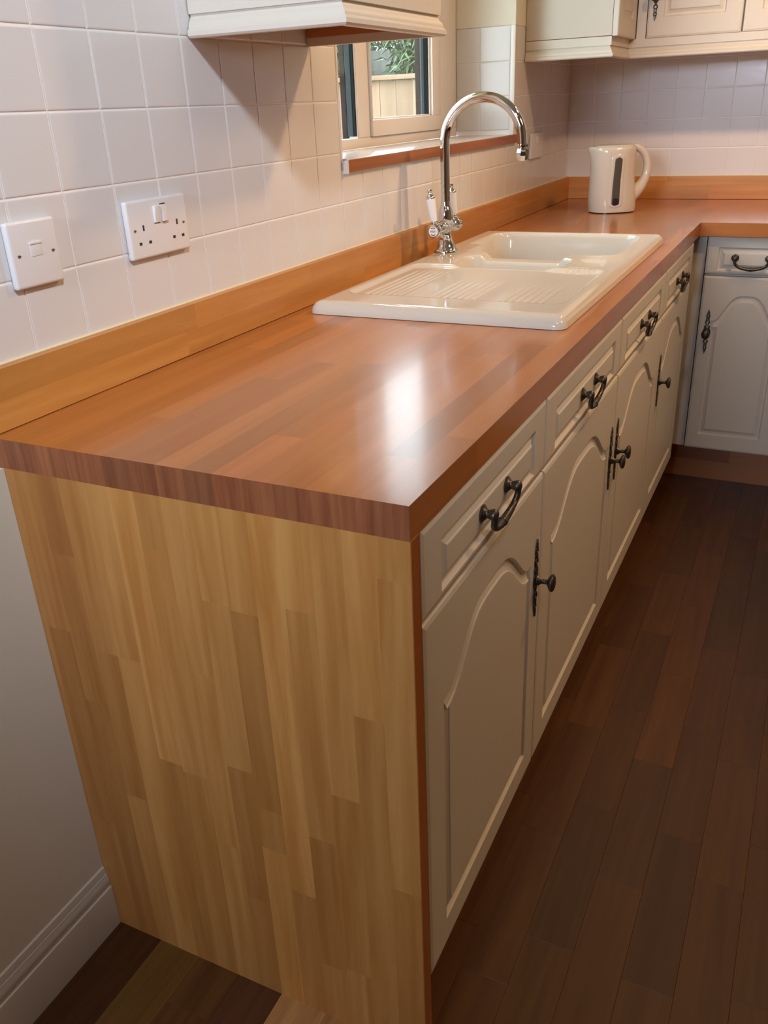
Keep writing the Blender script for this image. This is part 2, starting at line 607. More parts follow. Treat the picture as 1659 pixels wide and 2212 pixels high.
# opening sash
for n_, y0, y1, z0, z1 in (('sash_rail', 1.6025, 2.100, 1.2090, 1.2515), ('sash_rail', 1.6025, 2.100, ZT - .10, ZT - .055),
                           ('sash_stile', 1.6025, 1.6065, 1.2515, ZT - .10), ('sash_stile', 2.034, 2.100, 1.2515, ZT - .10)):
    fbox(n_, y0, y1, z0, z1, x0=-.228, x1=-.192)
fbox('sash_bead', 2.026, 2.034, 1.2515, ZT - .10, x0=-.213, x1=-.2, bev=.001)
fbox('sash_bead', 1.6065, 2.034, 1.2475, 1.256, x0=-.213, x1=-.2, bev=.001)
fbox('gasket', 2.1005, 2.1085, 1.2085, ZT - .05, x0=-.226, x1=-.1985, mt='gasket', bev=0)
fbox('gasket', 2.0215, 2.026, 1.256, ZT - .10, x0=-.228, x1=-.204, mt='gasket', bev=0)
fbox('gasket', 1.5215, 1.5262, 1.213, ZT - .05, x0=-.228, x1=-.205, mt='gasket', bev=0)
fbox('spacer_bar', 2.0205, 2.026, 1.256, ZT - .10, x0=-.2285, x1=-.2165, mt='spacer', bev=0)
fbox('spacer_bar', 1.5205, 1.5262, 1.213, ZT - .05, x0=-.2285, x1=-.213, mt='spacer', bev=0)
# outer brown profiles
for y0, y1, z0, z1 in ((1.5235, 1.610, 1.20, ZT), (2.024, WY1, 1.20, ZT), (WY0, WY0 + .05, 1.20, ZT), (WY0, WY1, WZ0 + .02, 1.2085), (WY0, WY1, ZT - .06, ZT)):
    fbox('outer_frame', y0, y1, z0, z1, x0=-.2475, x1=-.2325, mt='upvc_dark', bev=.001)
fbox('pane', 1.10, 1.5235, 1.2085, ZT - .05, x0=-.2166, x1=-.2163, mt='glass', bev=0)
fbox('pane', 1.6065, 2.026, 1.250, ZT - .10, x0=-.2146, x1=-.2143, mt='glass', bev=0)

# sill
sill = thing('window_sill', 'white glossy window sill with stained timber front edge', 'window sill', (0, (WY0 + WY1) / 2, WZ0))
og = Vector((0, (WY0 + WY1) / 2, WZ0))


def at(parent, b, name, mats, **kw):
    """world coordinates under a parent whose own transform is only a translation"""
    lo = Vector(parent.location)
    b.v = [tuple(Vector(v) - lo) for v in b.v]
    return b.build(name, mats, parent, **kw)


at(sill, B().box(-.2, .002, WY0 + .001, WY1 - .002, WZ0, WZ0 + .022), 'sill_board', M['sill'], bevel=.002)
at(sill, B().box(.002, .0105, 1.062, 2.277, 1.1555, 1.1815), 'timber_edge', M['sillwood'], bevel=.0015)
at(sill, B().box(-.001, .0125, 1.0535, 1.0605, 1.153, 1.1835).box(-.001, .0145, 1.0535, 1.0625, 1.1805, 1.1835), 'end_cap', M['white_plastic'], bevel=.001)

# added unseen window behind the camera: frame on closed wall, pairs with daylight fill
w2 = thing('added_rear_window', 'x', 'x')
del w2['category']
del w2['label']
w2['kind'] = 'structure'
b = B().box(-.06, .0, YF, YF + .05, 1.6, 2.4).box(.90, .96, YF, YF + .05, 1.6, 2.4).box(.0, .90, YF, YF + .05, 1.6, 1.66).box(.0, .90, YF, YF + .05, 2.34, 2.4)
b.build('window_frame', M['upvc'], w2)
B().box(.0, .91, YF + .001, YF + .012, 1.65, 2.35).build('added_blind', M['plaster'], w2)  # added panel closing the made-up window


# ================================================================== WORKTOPS
def stave_obj(parent, x0, x1, y0, y1, z0, z1, col, mats, end=None, name='stave', bev=0.0):
    """box with its own origin at the centre; `end` marks faces that show end grain"""
    c = Vector(((x0 + x1) / 2, (y0 + y1) / 2, (z0 + z1) / 2))
    b = B().box(x0 - c.x, x1 - c.x, y0 - c.y, y1 - c.y, z0 - c.z, z1 - c.z, 0, end)
    me = bpy.data.meshes.new(name)
    me.from_pydata(b.v, [], b.f)
    for mt in mats:
        me.materials.append(mt)
    me.polygons.foreach_set('material_index', b.mi)
    return new_obj(name, me, parent, tuple(c - Vector(parent.location)), color=col)


HX0, HX1, HY0, HY1 = W - 13 * SW, W - 2 * SW, 0.80, 1.80       # cut-out for the sink
wt = thing('worktop', 'long beech block worktop along the tiled window wall, sink set into it', 'worktop', (W / 2, 0, H - T))
sr = random.Random(21)
EG = {2: 1}
for k in range(15):
    x1 = W - k * SW
    x0 = max(0.0, x1 - SW)
    if k == 14:
        x0 = 0.0
    segs = []
    y = 0.0
    ln = sr.uniform(0.10, 0.75)
    while y < L - 1e-6:
        y2 = min(L, y + ln)
        if L - y2 < 0.15:
            y2 = L
        segs.append((y, y2))
        y = y2
        ln = sr.uniform(0.42, 0.80)
    out = []
    for a, b_ in segs:
        if x0 >= HX0 - 1e-6 and x1 <= HX1 + 1e-6:
            if a < HY0:
                out.append((a, min(b_, HY0)))
            if b_ > HY1:
                out.append((max(a, HY1), b_))
        else:
            out.append((a, b_))
    for a, b_ in out:
        if b_ - a < .004:
            continue
        tn = tone(sr.choice((0.82, 0.90, 0.95, 1.0, 1.0, 1.05, 1.12)), 0.03, sr)
        stave_obj(wt, x0, x1, a, b_, H - T, H, tn, [M['top_y'], M['endgrain']], EG if a == 0 else None)

wb = thing('worktop', 'beech block worktop under the wall cabinets, running right from the kettle corner', 'worktop', (1.06, 2.62, H - T))
k = 0
y = YI
while y < L - 1e-6:
    y1 = min(L, y + SW)
    x = W
    while x < 1.50 - 1e-6:
        x2 = min(1.50, x + sr.uniform(.25, .6))
        if 1.5 - x2 < .1:
            x2 = 1.5
        stave_obj(wb, x, x2, y, y1, H - T, H, tone(sr.choice((0.85, 0.93, 1.0, 1.06, 1.12)), .03, sr), [M['top_x'], M['endgrain']])
        x = x2
    y = y1

# upstands, two courses of staves each
UT = 0.0193
um = thing('upstand', 'long beech upstand along the window wall, behind sink and tap', 'upstand', (UT / 2, 0, H))
for (z0, z1) in ((H + .0012, .9515), (.9515, ZU)):
    y = 0.0
    ln = sr.uniform(.1, .5)
    while y < L - UT - 1e-6:
        y2 = min(L - UT, y + ln)
        if L - UT - y2 < .12:
            y2 = L - UT
        stave_obj(um, 0.0005, UT, y, y2, z0, z1, tone(sr.choice((0.88, 0.95, 1.0, 1.05)), .03, sr), [M['upst_y'], M['endgrain']], EG if y == 0 else None)
        y = y2
        ln = sr.uniform(.35, .7)
at(um, B().tube([(0.0022, 0.002, ZU + .0004), (0.0022, L - .003, ZU + .0004)], .0022, n=8), 'sealant_bead', M['sealant'], smooth=True)
ub = thing('upstand', 'short beech upstand on the back wall, behind the kettle', 'upstand', (.75, L - UT / 2, H))
for (z0, z1) in ((H + .0012, .9515), (.9515, ZU)):
    x = 0.0
    while x < 1.5 - 1e-6:
        x2 = min(1.5, x + sr.uniform(.3, .6))
        if 1.5 - x2 < .1:
            x2 = 1.5
        stave_obj(ub, x, x2, L - UT, L - .0005, z0, z1, tone(sr.choice((0.88, 0.95, 1.0, 1.05)), .03, sr), [M['upst_x'], M['endgrain']])
        x = x2
at(ub, B().tube([(0.003, L - .0022, ZU + .0004), (1.49, L - .0022, ZU + .0004)], .0022, n=8), 'sealant_bead', M['sealant'], smooth=True)

# ---------- end panel
PT = 0.0225
ep = thing('end_panel', 'pale beech stave end panel closing the near end of the base units', 'end panel', (W / 2, PT / 2, 0))
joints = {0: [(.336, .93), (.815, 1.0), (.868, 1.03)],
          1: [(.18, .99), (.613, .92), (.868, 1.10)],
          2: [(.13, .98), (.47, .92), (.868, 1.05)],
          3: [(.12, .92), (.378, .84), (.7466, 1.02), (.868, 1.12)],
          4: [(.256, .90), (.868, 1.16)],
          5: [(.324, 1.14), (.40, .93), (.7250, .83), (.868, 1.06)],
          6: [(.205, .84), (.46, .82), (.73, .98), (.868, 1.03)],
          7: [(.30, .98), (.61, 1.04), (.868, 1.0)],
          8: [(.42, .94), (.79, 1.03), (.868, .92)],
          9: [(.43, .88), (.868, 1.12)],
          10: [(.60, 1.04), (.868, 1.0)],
          11: [(.33, .90), (.60, .78), (.868, .90)],  # leftmost staves: darker timber, plus shade put into the tone
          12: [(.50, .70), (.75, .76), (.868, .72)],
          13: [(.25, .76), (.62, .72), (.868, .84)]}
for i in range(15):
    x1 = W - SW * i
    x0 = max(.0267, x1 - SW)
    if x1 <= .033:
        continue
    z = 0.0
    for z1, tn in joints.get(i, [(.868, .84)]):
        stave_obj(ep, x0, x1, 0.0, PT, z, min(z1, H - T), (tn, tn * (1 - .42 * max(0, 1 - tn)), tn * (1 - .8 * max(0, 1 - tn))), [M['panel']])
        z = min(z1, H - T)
# dark strip standing in for shade in the gap by the first door, and plinths
at(ep, B().box(.58, W - .004, PT, PT + .003, .10, H - T), 'shadow_strip', M['dark_gap'])
# lipping on the panel's front edge
at(ep, B().box(W, W + .0012, .0002, PT, 0, H - T), 'edge_lipping', M['panel'], color=(.72, .50, .36))


def plinth_run(label, pts_fn, loc):
    return thing('plinth', label, 'plinth', loc)


pl = thing('plinth', 'dark recessed beech plinth under the cabinets of the window run', 'plinth', (.56, 1.2, 0))
y = PT + .004
while y < 2.37:
    y2 = min(2.37, y + sr.uniform(.4, .7))
    for z0, z1 in ((0, .07), (.07, .140)):
        stave_obj(pl, .550, .565, y, y2, z0, z1, tone(.75, .15, sr), [M['top_y']])
    y = y2
pb = thing('plinth', 'stained timber plinth under the cabinet at the far corner', 'plinth', (1.0, 2.385, 0))
for z0, z1, cuts in ((0, .068, (.566, 1.50)), (.068, .145, (.566, .80, 1.5))):
    for a, b_ in zip(cuts, cuts[1:]):
        tn = (.55, .45, .38) if b_ == .80 else tone(.80, .05, sr)
        stave_obj(pb, a, b_, 2.376, 2.392, z0, z1, tn, [M['top_x']])


# ================================================================== CABINET FRONTS
def ray_outline(pts, inset):
    """offset a closed ccw outline inwards"""
    n = len(pts)
    out = []
    for i in range(n):
        a, b_, c = Vector(pts[i - 1]), Vector(pts[i]), Vector(pts[(i + 1) % n])
        d1, d2 = (b_ - a).normalized(), (c - b_).normalized()
        n1, n2 = Vector((-d1.y, d1.x)), Vector((-d2.y, d2.x))
        s = n1 + n2
        k = max(0.35, 1 + n1.dot(n2))
        out.append(tuple(b_ + s / k * inset))
    return out


def arch_outline(u0, u1, v0, v1, rise, n=36):
    """rectangle whose top is a cathedral arch; v1 = shoulder height"""
    pts = [(u0, v0), (u1, v0), (u1, v1)]
    if rise <= 0:
        return pts + [(u0, v1)]
    c, hw = (u0 + u1) / 2, (u1 - u0) / 2
    for i in range(1, n):
        u = 1 - 2 * i / n
        s = min(1.0, abs(u) / .93)
        pts.append((c + hw * u, v1 + rise * .5 * (1 + math.cos(PI * s ** 1.7))))
    return pts + [(u0, v1)]


def front_mesh(wd, ht, outline, thick=.019, edge=.0055, big=True):
    """local: X across, Z up, front at y=0 facing -Y"""
    bm = bmesh.new()

    def ring(pts, y):
        return [bm.verts.new((p[0], y, p[1])) for p in pts]

    def bridge(a, b_):
        n = len(a)
        for i in range(n):
            bm.faces.new((a[i], a[(i + 1) % n], b_[(i + 1) % n], b_[i]))

    def rect(i):
        return [(i, i), (wd - i, i), (wd - i, ht - i), (i, ht - i)]
    r0 = ring(rect(0), thick)
    r1 = ring(rect(0), .0042)
    r2 = ring(rect(.0012), .0018)
    r3 = ring(rect(edge), .0004)
    r4 = ring(rect(edge + .0012), 0)
    bridge(r0, r1)
    bridge(r1, r2)
    bridge(r2, r3)
    bridge(r3, r4)
    bm.faces.new(r0[::-1])
    if big:
        prof_ = [(0, 0), (.0020, .0030), (.0042, .0047), (.0075, .0050), (.0120, .0040), (.0165, .0024), (.0195, .0016), (.0205, .0004), (.0220, 0)]
    else:
        prof_ = [(0, 0), (.0018, .0028), (.0036, .0044), (.0065, .0047), (.0105, .0036), (.0150, .0022), (.0175, .0014), (.0185, .0004), (.0200, 0)]
    rings = []
    for ins, dep in prof_:
        dep *= 1.35
        rings.append(ring(ray_outline(outline, ins) if ins else outline, dep))
    for a, b_ in zip(rings, rings[1:]):
        bridge(a, b_)
    bm.faces.new(rings[-1])
    # flat field between border and moulding
    eds = []
    for rg in (r4, rings[0]):
        for i in range(len(rg)):
            e = bm.edges.get((rg[i], rg[(i + 1) % len(rg)]))
            eds.append(e)
    bmesh.ops.triangle_fill(bm, use_beauty=True, use_dissolve=False, edges=eds, normal=(0, -1, 0))
    bmesh.ops.recalc_face_normals(bm, faces=bm.faces)
    for f in bm.faces:
        f.smooth = abs(f.normal.y) < .9999          # flat fields keep flat shading
    for e in bm.edges:
        if len(e.link_faces) == 2 and (e.calc_face_angle(0) > math.radians(24) or not all(f.smooth for f in e.link_faces)):
            e.smooth = False
    me = bpy.data.meshes.new('front')
    bm.to_mesh(me)
    bm.free()
    me.materials.append(M['cream'])
    return me


# ---- bow handle, local frame: X along the drawer, -Y out of the front, origin between the posts
def handle_mesh():
    b = B()
    for s in (-1, 1):
        x = s * .0500
        b.lathe([(.0, .0), (.0118, .0), (.0120, .0020), (.0095, .0036), (.0088, .0048), (.0072, .0060), (.0060, .0075), (.0060, .0095), (.0070, .0120), (.0080, .0145), (.0082, .0175), (.0072, .0200), (.0045, .0218), (0, .0222)],
                (x, 0, 0), (0, -1, 0), n=20)
    pts, rad = [], []
    N = 26
    for i in range(N + 1):
        t = i / N
        a = PI * t
        x = -.0500 * math.cos(a) * (1 - .10 * math.sin(a) ** 2)
        z = -.0325 * math.sin(a) ** .55
        y = -.0180 + .0060 * math.sin(a) ** .8
        pts.append((x, y, z))
        rad.append(.0044 + .0018 * math.sin(a) ** 3)
    b.tube(pts, rad, n=12)
    b.lathe([(0, -.004), (.0066, -.0038), (.0074, 0), (.0066, .0038), (0, .004)], (0, -.0122, -.0325), (1, 0, 0), n=14)
    b.lathe([(0, -.0115), (.0060, -.011), (.0062, -.0085), (.0050, -.0075)], (0, -.0122, -.0325), (1, 0, 0), n=14)
    b.lathe([(.0050, .0075), (.0062, .0085), (.0060, .011), (0, .0115)], (0, -.0122, -.0325), (1, 0, 0), n=14)
    return b


def plate_mesh():
    """long pierced escutcheon, 150 mm tall, origin at the knob"""
    b = B()

    def slab(pts, d=.0030):
        n = len(pts)
        r0 = [(x, 0, z) for x, z in pts]
        r1 = [(x, -d * .6, z) for x, z in pts]
        cx, cz = sum(p[0] for p in pts) / n, sum(p[1] for p in pts) / n
        r2 = [(cx + (x - cx) * .72, -d, cz + (z - cz) * .86) for x, z in pts]
        b.loops([r0, r1, r2], True, True, True)
    body = [(.0, -.0265), (.0040, -.0225), (.0050, -.0180), (.0105, -.0120), (.0122, -.0040), (.0116, .0050), (.0084, .0110), (.0098, .0165), (.0086, .0200), (.0044, .0225), (0, .0260)]
    slab(body + [(-x, z) for x, z in body[-2:0:-1]])
    for s in (-1, 1):
        for zc, rr, rt in ((.0325, .0080, .0022), (.0535, .0066, .0020)):
            ring = []
            nn, mm = 18, 8
            for i in range(nn):
                a = 2 * PI * i / nn
                ring.append([((rr - rt + rt * math.cos(t)) * math.cos(a), -.0015 - rt * .8 * math.sin(t), s * zc + (rr - rt + rt * math.cos(t)) * math.sin(a) * 1.05) for t in [2 * PI * j / mm for j in range(mm)]])
            ring.append(ring[0])
            b.loops(ring, True)
        z = s * .0432
        slab([(-.0048, z - .0046), (.0048, z - .0046), (.0056, z), (.0048, z + .0046), (-.0048, z + .0046), (-.0056, z)])
        z = s * .0590
        tip = s * .0750
        slab([(-.0040, z), (.0040, z), (.0046, z + s * .004), (.0016, z + s * .011), (0, tip), (-.0016, z + s * .011), (-.0040, z + s * .004)])
    return b


def knob_mesh():
    b = B()
    b.lathe([(0, .001), (.0085, .001), (.0078, .0040), (.0045, .0080), (.0036, .0140), (.0042, .0185), (.0100, .0215), (.0138, .0245), (.0142, .0275), (.0120, .0300), (.0060, .0315), (0, .0318)], (0, 0, 0), (0, -1, 0), n=24)
    for v in range(len(b.v)):
        x, y_, z_ = b.v[v]
        b.v[v] = (x * .92, y_, z_ * 1.12)
    return b


HANDLE = handle_mesh().build('handle', M['pewter'], smooth=True, angle=50)
PLATE = plate_mesh().build('backplate', M['pewter'], smooth=True, angle=35)
KNOB = knob_mesh().build('knob', M['pewter'], smooth=True, angle=50)
hm, pm, km = HANDLE.data, PLATE.data, KNOB.data
for o in (HANDLE, PLATE, KNOB):
    bpy.data.objects.remove(o)


def put_knob(door, x, z):
    new_obj('backplate', pm, door, (x, -.0004, z))
    new_obj('knob', km, door, (x, -.003, z - .003))


ZB, ZG0, ZG1, ZTOPF = 0.1455, 0.7415, 0.7490, 0.8655


def base_cabinet(label, loc, rotz, wd, knob_side, depth=.53, handle=True, gap=.0015):
    c = thing('base_cabinet', label, 'cabinet', loc, rotz, 'cream base cabinets')
    q_ = B().box(.001, .018, .0215, depth, ZB, H - T - .001).box(wd - .018, wd - .001, .0215, depth, ZB, H - T - .001)
    q_.box(.018, wd - .018, .0215, depth, ZB, ZB + .018).box(.018, wd - .018, depth - .008, depth, ZB + .018, H - T - .20).box(.018, wd - .018, .0215, .0395, ZB + .580, ZB + .620)
    q_.build('carcass', M['carcass'], c)
    # drawer
    dw, dh = wd - 2 * gap, ZTOPF - ZG1
    mu = min(.056, wd * .13)
    me = front_mesh(dw, dh, [(mu, .0105), (dw - mu, .0105), (dw - mu, dh - .033), (mu, dh - .033)], big=False)
    d = new_obj('drawer', me, c, (gap, 0, ZG1))
    if handle:
        new_obj('handle', hm, d, (dw / 2, -.0002, .052))
    # door
    h_ = ZG0 - ZB
    me = front_mesh(dw, h_, arch_outline(mu + .002, dw - mu + .002 if wd > .4 else dw - mu, .053, .452, .084))
    dr = new_obj('door', me, c, (gap, 0, ZB))
    kx = dw - .029 if knob_side == 'R' else .029
    put_knob(dr, kx, .560 - ZB)
    return c


base_cabinet('near base cabinet next to the beech end panel, cream with drawer and arched door', (W, .0285, 0), PI / 2, .4955, 'R')
base_cabinet('second cream base cabinet from the end panel, its knob beside the next door', (W, .5245, 0), PI / 2, .5685, 'R')
base_cabinet('third cream base cabinet from the end panel, below the sink bowl', (W, 1.0935, 0), PI / 2, .5565, 'L')
base_cabinet('fourth cream base cabinet from the end panel, at the inner corner', (W, 1.6505, 0), PI / 2, .515, 'L')
bc = base_cabinet('narrow cream base cabinet facing the camera under the far worktop', (.648, YI + .020, 0), 0, .280, 'L', depth=.56)
B().box(-.060, -.002, .014, .40, ZB, H - T - .001).build('filler_strip', M['cream'], bc)
base_cabinet('cream base cabinet at the right edge of the picture', (.930, YI + .020, 0), 0, .50, 'R', depth=.56)


# ================================================================== WALL CABINETS
# pelmet profile: (outward, z) from bottom; outward measured from the pelmet's outermost plane, 0 = outermost
PZ0 = 1.3965
pel = [(-.018, 0), (-.003, 0), (0, .003), (0, .0095), (-.003, .0125), (-.0045, .0140), (-.0045, .0165), (-.0065, .0215), (-.0105, .0260), (-.0125, .0300), (-.0125, .0335), (-.0080, .0340), (-.0080, .0590), (-.018, .0590)]


def pelmet(parent, pts, name='pelmet'):
    """sweep along a plan polyline, outward side on the right of travel; mitred"""
    lo = Vector(parent.location)
    P2 = [Vector((p[0], p[1])) for p in pts]
    rings = []
    for i, p in enumerate(P2):
        if i == 0:
            n = (P2[1] - p).normalized()
            nr = Vector((n.y, -n.x))
        elif i == len(P2) - 1:
            n = (p - P2[i - 1]).normalized()
            nr = Vector((n.y, -n.x))
        else:
            a, c = (p - P2[i - 1]).normalized(), (P2[i + 1] - p).normalized()
            n1, n2 = Vector((a.y, -a.x)), Vector((c.y, -c.x))
            nr = (n1 + n2) / (1 + n1.dot(n2))
        rings.append([(p.x + nr.x * o_ - lo.x, p.y + nr.y * o_ - lo.y, PZ0 + z - lo.z) for o_, z in pel])
    return rings


# near wall cabinet, over the worktop left of the window
nc = thing('wall_cabinet', 'cream wall cabinet left of the window, only its pelmet and foot in view', 'cabinet', (0.15, .75, PZ0))
NY0, NY1, NX = .5525, .948, .2905
B_ = B().box(.002, NX - .030, NY0 + .010, NY1 - .010, PZ0 + .060, 2.10)
at(nc, B_, 'carcass', M['cream'], bevel=.001)
rg = pelmet(nc, [(0.002, NY0), (NX, NY0), (NX, NY1), (0.002, NY1)])
for i in range(3):
    B().loops([rg[i], rg[i + 1]], True, True, True).build('pelmet', M['cream'], nc, smooth=True, angle=30)
at(nc, B().box(.003, NX - .019, NY0 + .019, NY1 - .0205, PZ0 + .034, PZ0 + .058), 'bottom_panel', M['chip'])
at(nc, B().box(.003, NX - .019, NY1 - .0203, NY1 - .0183, PZ0 + .0145, PZ0 + .034), 'pelmet_backing', M['chip'])
me = front_mesh(NY1 - NY0 - .022, .64, [(.055, .052), (NY1 - NY0 - .077, .052), (NY1 - NY0 - .077, .58), (.055, .58)])
new_obj('door', me, nc, (NX - .010 - .15, NY0 + .011 - .75, .061), (0, 0, PI / 2))

# far corner: cabinet on the window wall
EY, EX, BY = 2.3600, .2905, 2.6370
cc = thing('wall_cabinet', 'corner wall cabinet with the plain cream end panel facing the camera', 'cabinet', (.15, 2.65, PZ0))
at(cc, B().box(.002, EX - .0085, EY + .008, L - .002, PZ0 + .061, 2.10), 'end_panel', M['cream'], bevel=.0008)
dw = BY + .003 - (EY + .006)
me = front_mesh(dw, .64, [(.060, .055), (dw - .060, .055), (dw - .060, .58), (.060, .58)])
new_obj('door', me, cc, (EX + .0125 - .15, EY + .006 - 2.65, .059), (0, 0, PI / 2))
at(cc, B().box(EX - .0086, EX - .0066, EY + .008, BY, PZ0 + .060, 2.10), 'door_gap_shade', M['dark_gap'])  # dark strip painting the shade between carcass and door


def back_wall_cab(label, x0, x1, knob):
    c = thing('wall_cabinet', label, 'cabinet', ((x0 + x1) / 2, 2.80, PZ0))
    at(c, B().box(x0, x1 - .0005, BY + .0225, L - .002, PZ0 + .061, 2.10), 'carcass', M['cream'], bevel=.0008)
    dw = x1 - x0 - .005
    mo = .052
    me = front_mesh(dw, .64, [(mo, .060), (dw - mo, .060), (dw - mo, .58), (mo, .58)])
    d = new_obj('door', me, c, (x0 + .0025 - (x0 + x1) / 2, BY + .003 - 2.80, .0585))
    put_knob(d, .024 if knob == 'L' else dw - .024, .1235)
    return c


sc1 = back_wall_cab('cream wall cabinet on the back wall above the kettle, knob plate at its left', .3355, .6405, 'L')
at(sc1, B().box(EX + .0135, .3345, BY + .012, BY + .03, PZ0 + .059, 2.10), 'filler_strip', M['cream'])
back_wall_cab('cream wall cabinet cut by the right edge of the picture', .6405, 1.15, 'R')
pm_ = thing('pelmet', 'cream moulded pelmet running under the far wall cabinets round the corner', 'pelmet', (.3, 2.6, PZ0))
rg = pelmet(pm_, [(0.002, EY), (EX, EY), (EX, BY), (1.15, BY)])
for i in range(3):
    B().loops([rg[i], rg[i + 1]], True, True, True).build('pelmet_length', M['cream'], pm_, smooth=True, angle=30)


# ================================================================== SINK
SX0, SX1, SY0, SY1 = 0.054, 0.583, 0.770, 1.832
SZ = 0.9350
sk_ = thing('sink', 'cream ceramic one and a half bowl sink with ribbed drainer', 'sink', ((SX0 + SX1) / 2, (SY0 + SY1) / 2, H))


def sstep(a, b_, x):
    t = max(0.0, min(1.0, (x - a) / (b_ - a)))
    return t * t * (3 - 2 * t)


def rbox(x, y, x0, x1, y0, y1, r):
    cx, cy, hx, hy = (x0 + x1) / 2, (y0 + y1) / 2, (x1 - x0) / 2 - r, (y1 - y0) / 2 - r
    dx, dy = abs(x - cx) - hx, abs(y - cy) - hy
    return math.hypot(max(dx, 0), max(dy, 0)) + min(max(dx, dy), 0) - r


def sink_h(x, y):
    e = rbox(x, y, SX0, SX1, SY0, SY1, .022)
    z = SZ
    # outer roll
    if e > -.026:
        t = max(0.0, min(1.0, (e + .026) / .026))
        z -= (SZ - H - .0012) * (1 - math.sqrt(max(0, 1 - t ** 2.4)))
    # drainer basin
    d = rbox(x, y, .086, .552, .868, 1.245, .03)
    ledge = rbox(x, y, .03, .150, 1.268, 1.56, .03)
    basin = sstep(.0, -.014, d) * .0062
    z -= basin
    if basin > .0055:
        for c0, c1, ya, yb in ((.118, .206, .892, 1.20), (.262, .372, .892, 1.11), (.415, .510, .892, 1.10)):
            if c0 < x < c1 and ya < y:
                u = (x - c0) / (c1 - c0)
                fade = sstep(c0, c0 + .006, x) * sstep(c1, c1 - .006, x) * sstep(ya, ya + .012, y) * sstep(yb, yb - .10, y)
                z -= .0020 * fade * (.5 - .5 * math.cos(2 * PI * (x - c0) / .0155))
    # soap shelf ribs on the right of the half bowl
    q = rbox(x, y, .462, .532, 1.21, 1.262, .006)
    if q < 0:
        z -= .0016 * sstep(0, -.006, q) * (.5 - .5 * math.cos(2 * PI * (x - .462) / .012))
    q = rbox(x, y, .462, .528, 1.285, 1.375, .016)
    z -= .0045 * sstep(.002, -.010, q)
    # half bowl
    d2 = rbox(x, y, .172, .446, 1.236, 1.386, .042)
    z -= .118 * sstep(.001, -.028, d2)
    # divider saddle
    q = max(abs(x - .31) - .098, abs(y - 1.410) - .052)
    z -= .0150 * sstep(.014, -.010, abs(x - .31) - .098) * sstep(.004, -.004, abs(y - 1.410) - .050) * (1 if d2 > -.012 else 0)
    # main bowl
    d3 = rbox(x, y, .108, .532, 1.432, 1.792, .055)
    # keep the tap ledge clear
    d3 = max(d3, -(ledge - .0))
    z -= .190 * sstep(.001, -.034, d3)
    return max(z, H + .0012) if z > H - .005 else z


def axis_pts(a, b_, st):
    n = int(round((b_ - a) / st))
    return [a + (b_ - a) * i / n for i in range(n + 1)]


def dense(a, b_, st):
    p = axis_pts(a + .026, b_ - .026, st)
    e = [a + .026 * (1 - math.cos(PI / 2 * i / 9)) for i in range(10)]
    e2 = [b_ - .026 * (1 - math.cos(PI / 2 * i / 9)) for i in range(10)][::-1]
    return e[:-1] + p + e2[1:]


xs = dense(SX0, SX1, .0031)
ys = dense(SY0, SY1, .0036)
vs, idx = [], {}
for j, y in enumerate(ys):
    for i, x in enumerate(xs):
        idx[i, j] = len(vs)
        dy = min(y - SY0, SY1 - y)
        sh = .022 - math.sqrt(max(0, .022 ** 2 - (.022 - dy) ** 2)) if dy < .022 else 0.0
        px, py = SX0 + sh + (x - SX0) / (SX1 - SX0) * (SX1 - SX0 - 2 * sh), y
        vs.append((px, py, sink_h(px, py)))
fs = []
nx, ny = len(xs), len(ys)
for j in range(ny - 1):
    for i in range(nx - 1):
        fs.append((idx[i, j], idx[i + 1, j], idx[i + 1, j + 1], idx[i, j + 1]))
rim = [idx[i, 0] for i in range(nx)] + [idx[nx - 1, j] for j in range(1, ny)] + [idx[i, ny - 1] for i in range(nx - 2, -1, -1)] + [idx[0, j] for j in range(ny - 2, 0, -1)]
base = len(vs)
for r_ in rim:
    v = vs[r_]
    vs.append((v[0], v[1], H + .0008))
n = len(rim)
for i in range(n):
    fs.append((rim[i], base + i, base + (i + 1) % n, rim[(i + 1) % n]))
lo = Vector(sk_.location)
me = bpy.data.meshes.new('sink_body')
me.from_pydata([tuple(Vector(v) - lo) for v in vs], [], fs)
me.materials.append(M['ceramic'])
for p in me.polygons:
    p.use_smooth = True
new_obj('sink_body', me, sk_)
at(sk_, B().lathe([(0, 0), (.040, 0), (.043, .001), (.044, .003), (.038, .0035), (.030, .002), (0, .002)], (.32, 1.62, SZ - .190), n=28), 'waste_drain', M['chrome'], smooth=True)
at(sk_, B().lathe([(0, 0), (.030, 0), (.033, .001), (.034, .003), (.028, .0035), (.020, .002), (0, .002)], (.31, 1.311, SZ - .118), n=28), 'waste_drain', M['chrome'], smooth=True)

# ================================================================== TAP
TX, TY = 0.0985, 1.4100
tap = thing('mixer_tap', 'chrome swan neck mixer tap with two white ceramic levers', 'tap', (TX, TY, SZ))
ZT0 = SZ
b = B().lathe([(0, 0), (.0305, 0), (.0310, .0050), (.0295, .0070), (.0268, .0085), (.0240, .0180), (.0195, .0270), (.0158, .0325), (.0166, .0350), (.0166, .0390), (.0140, .0415), (.0140, .0500)], (0, 0, 0), n=40)
b.build('tap_base', M['chrome'], tap, smooth=True, angle=50)
b = B()
b.lathe([(0, -.040), (.0120, -.040), (.0150, -.030), (.0165, 0), (.0150, .030), (.0120, .040), (0, .040)], (0, 0, .0620), (0, 1, 0), n=28)
for s in (-1, 1):
    b.lathe([(0, 0), (.0120, 0), (.0150, .004), (.0152, .008), (.0125, .010), (.0125, .014), (.0165, .018), (.0175, .028), (.0170, .040), (.0150, .044), (0, .0445)], (0, s * .038, .0620), (0, s, 0), n=28)
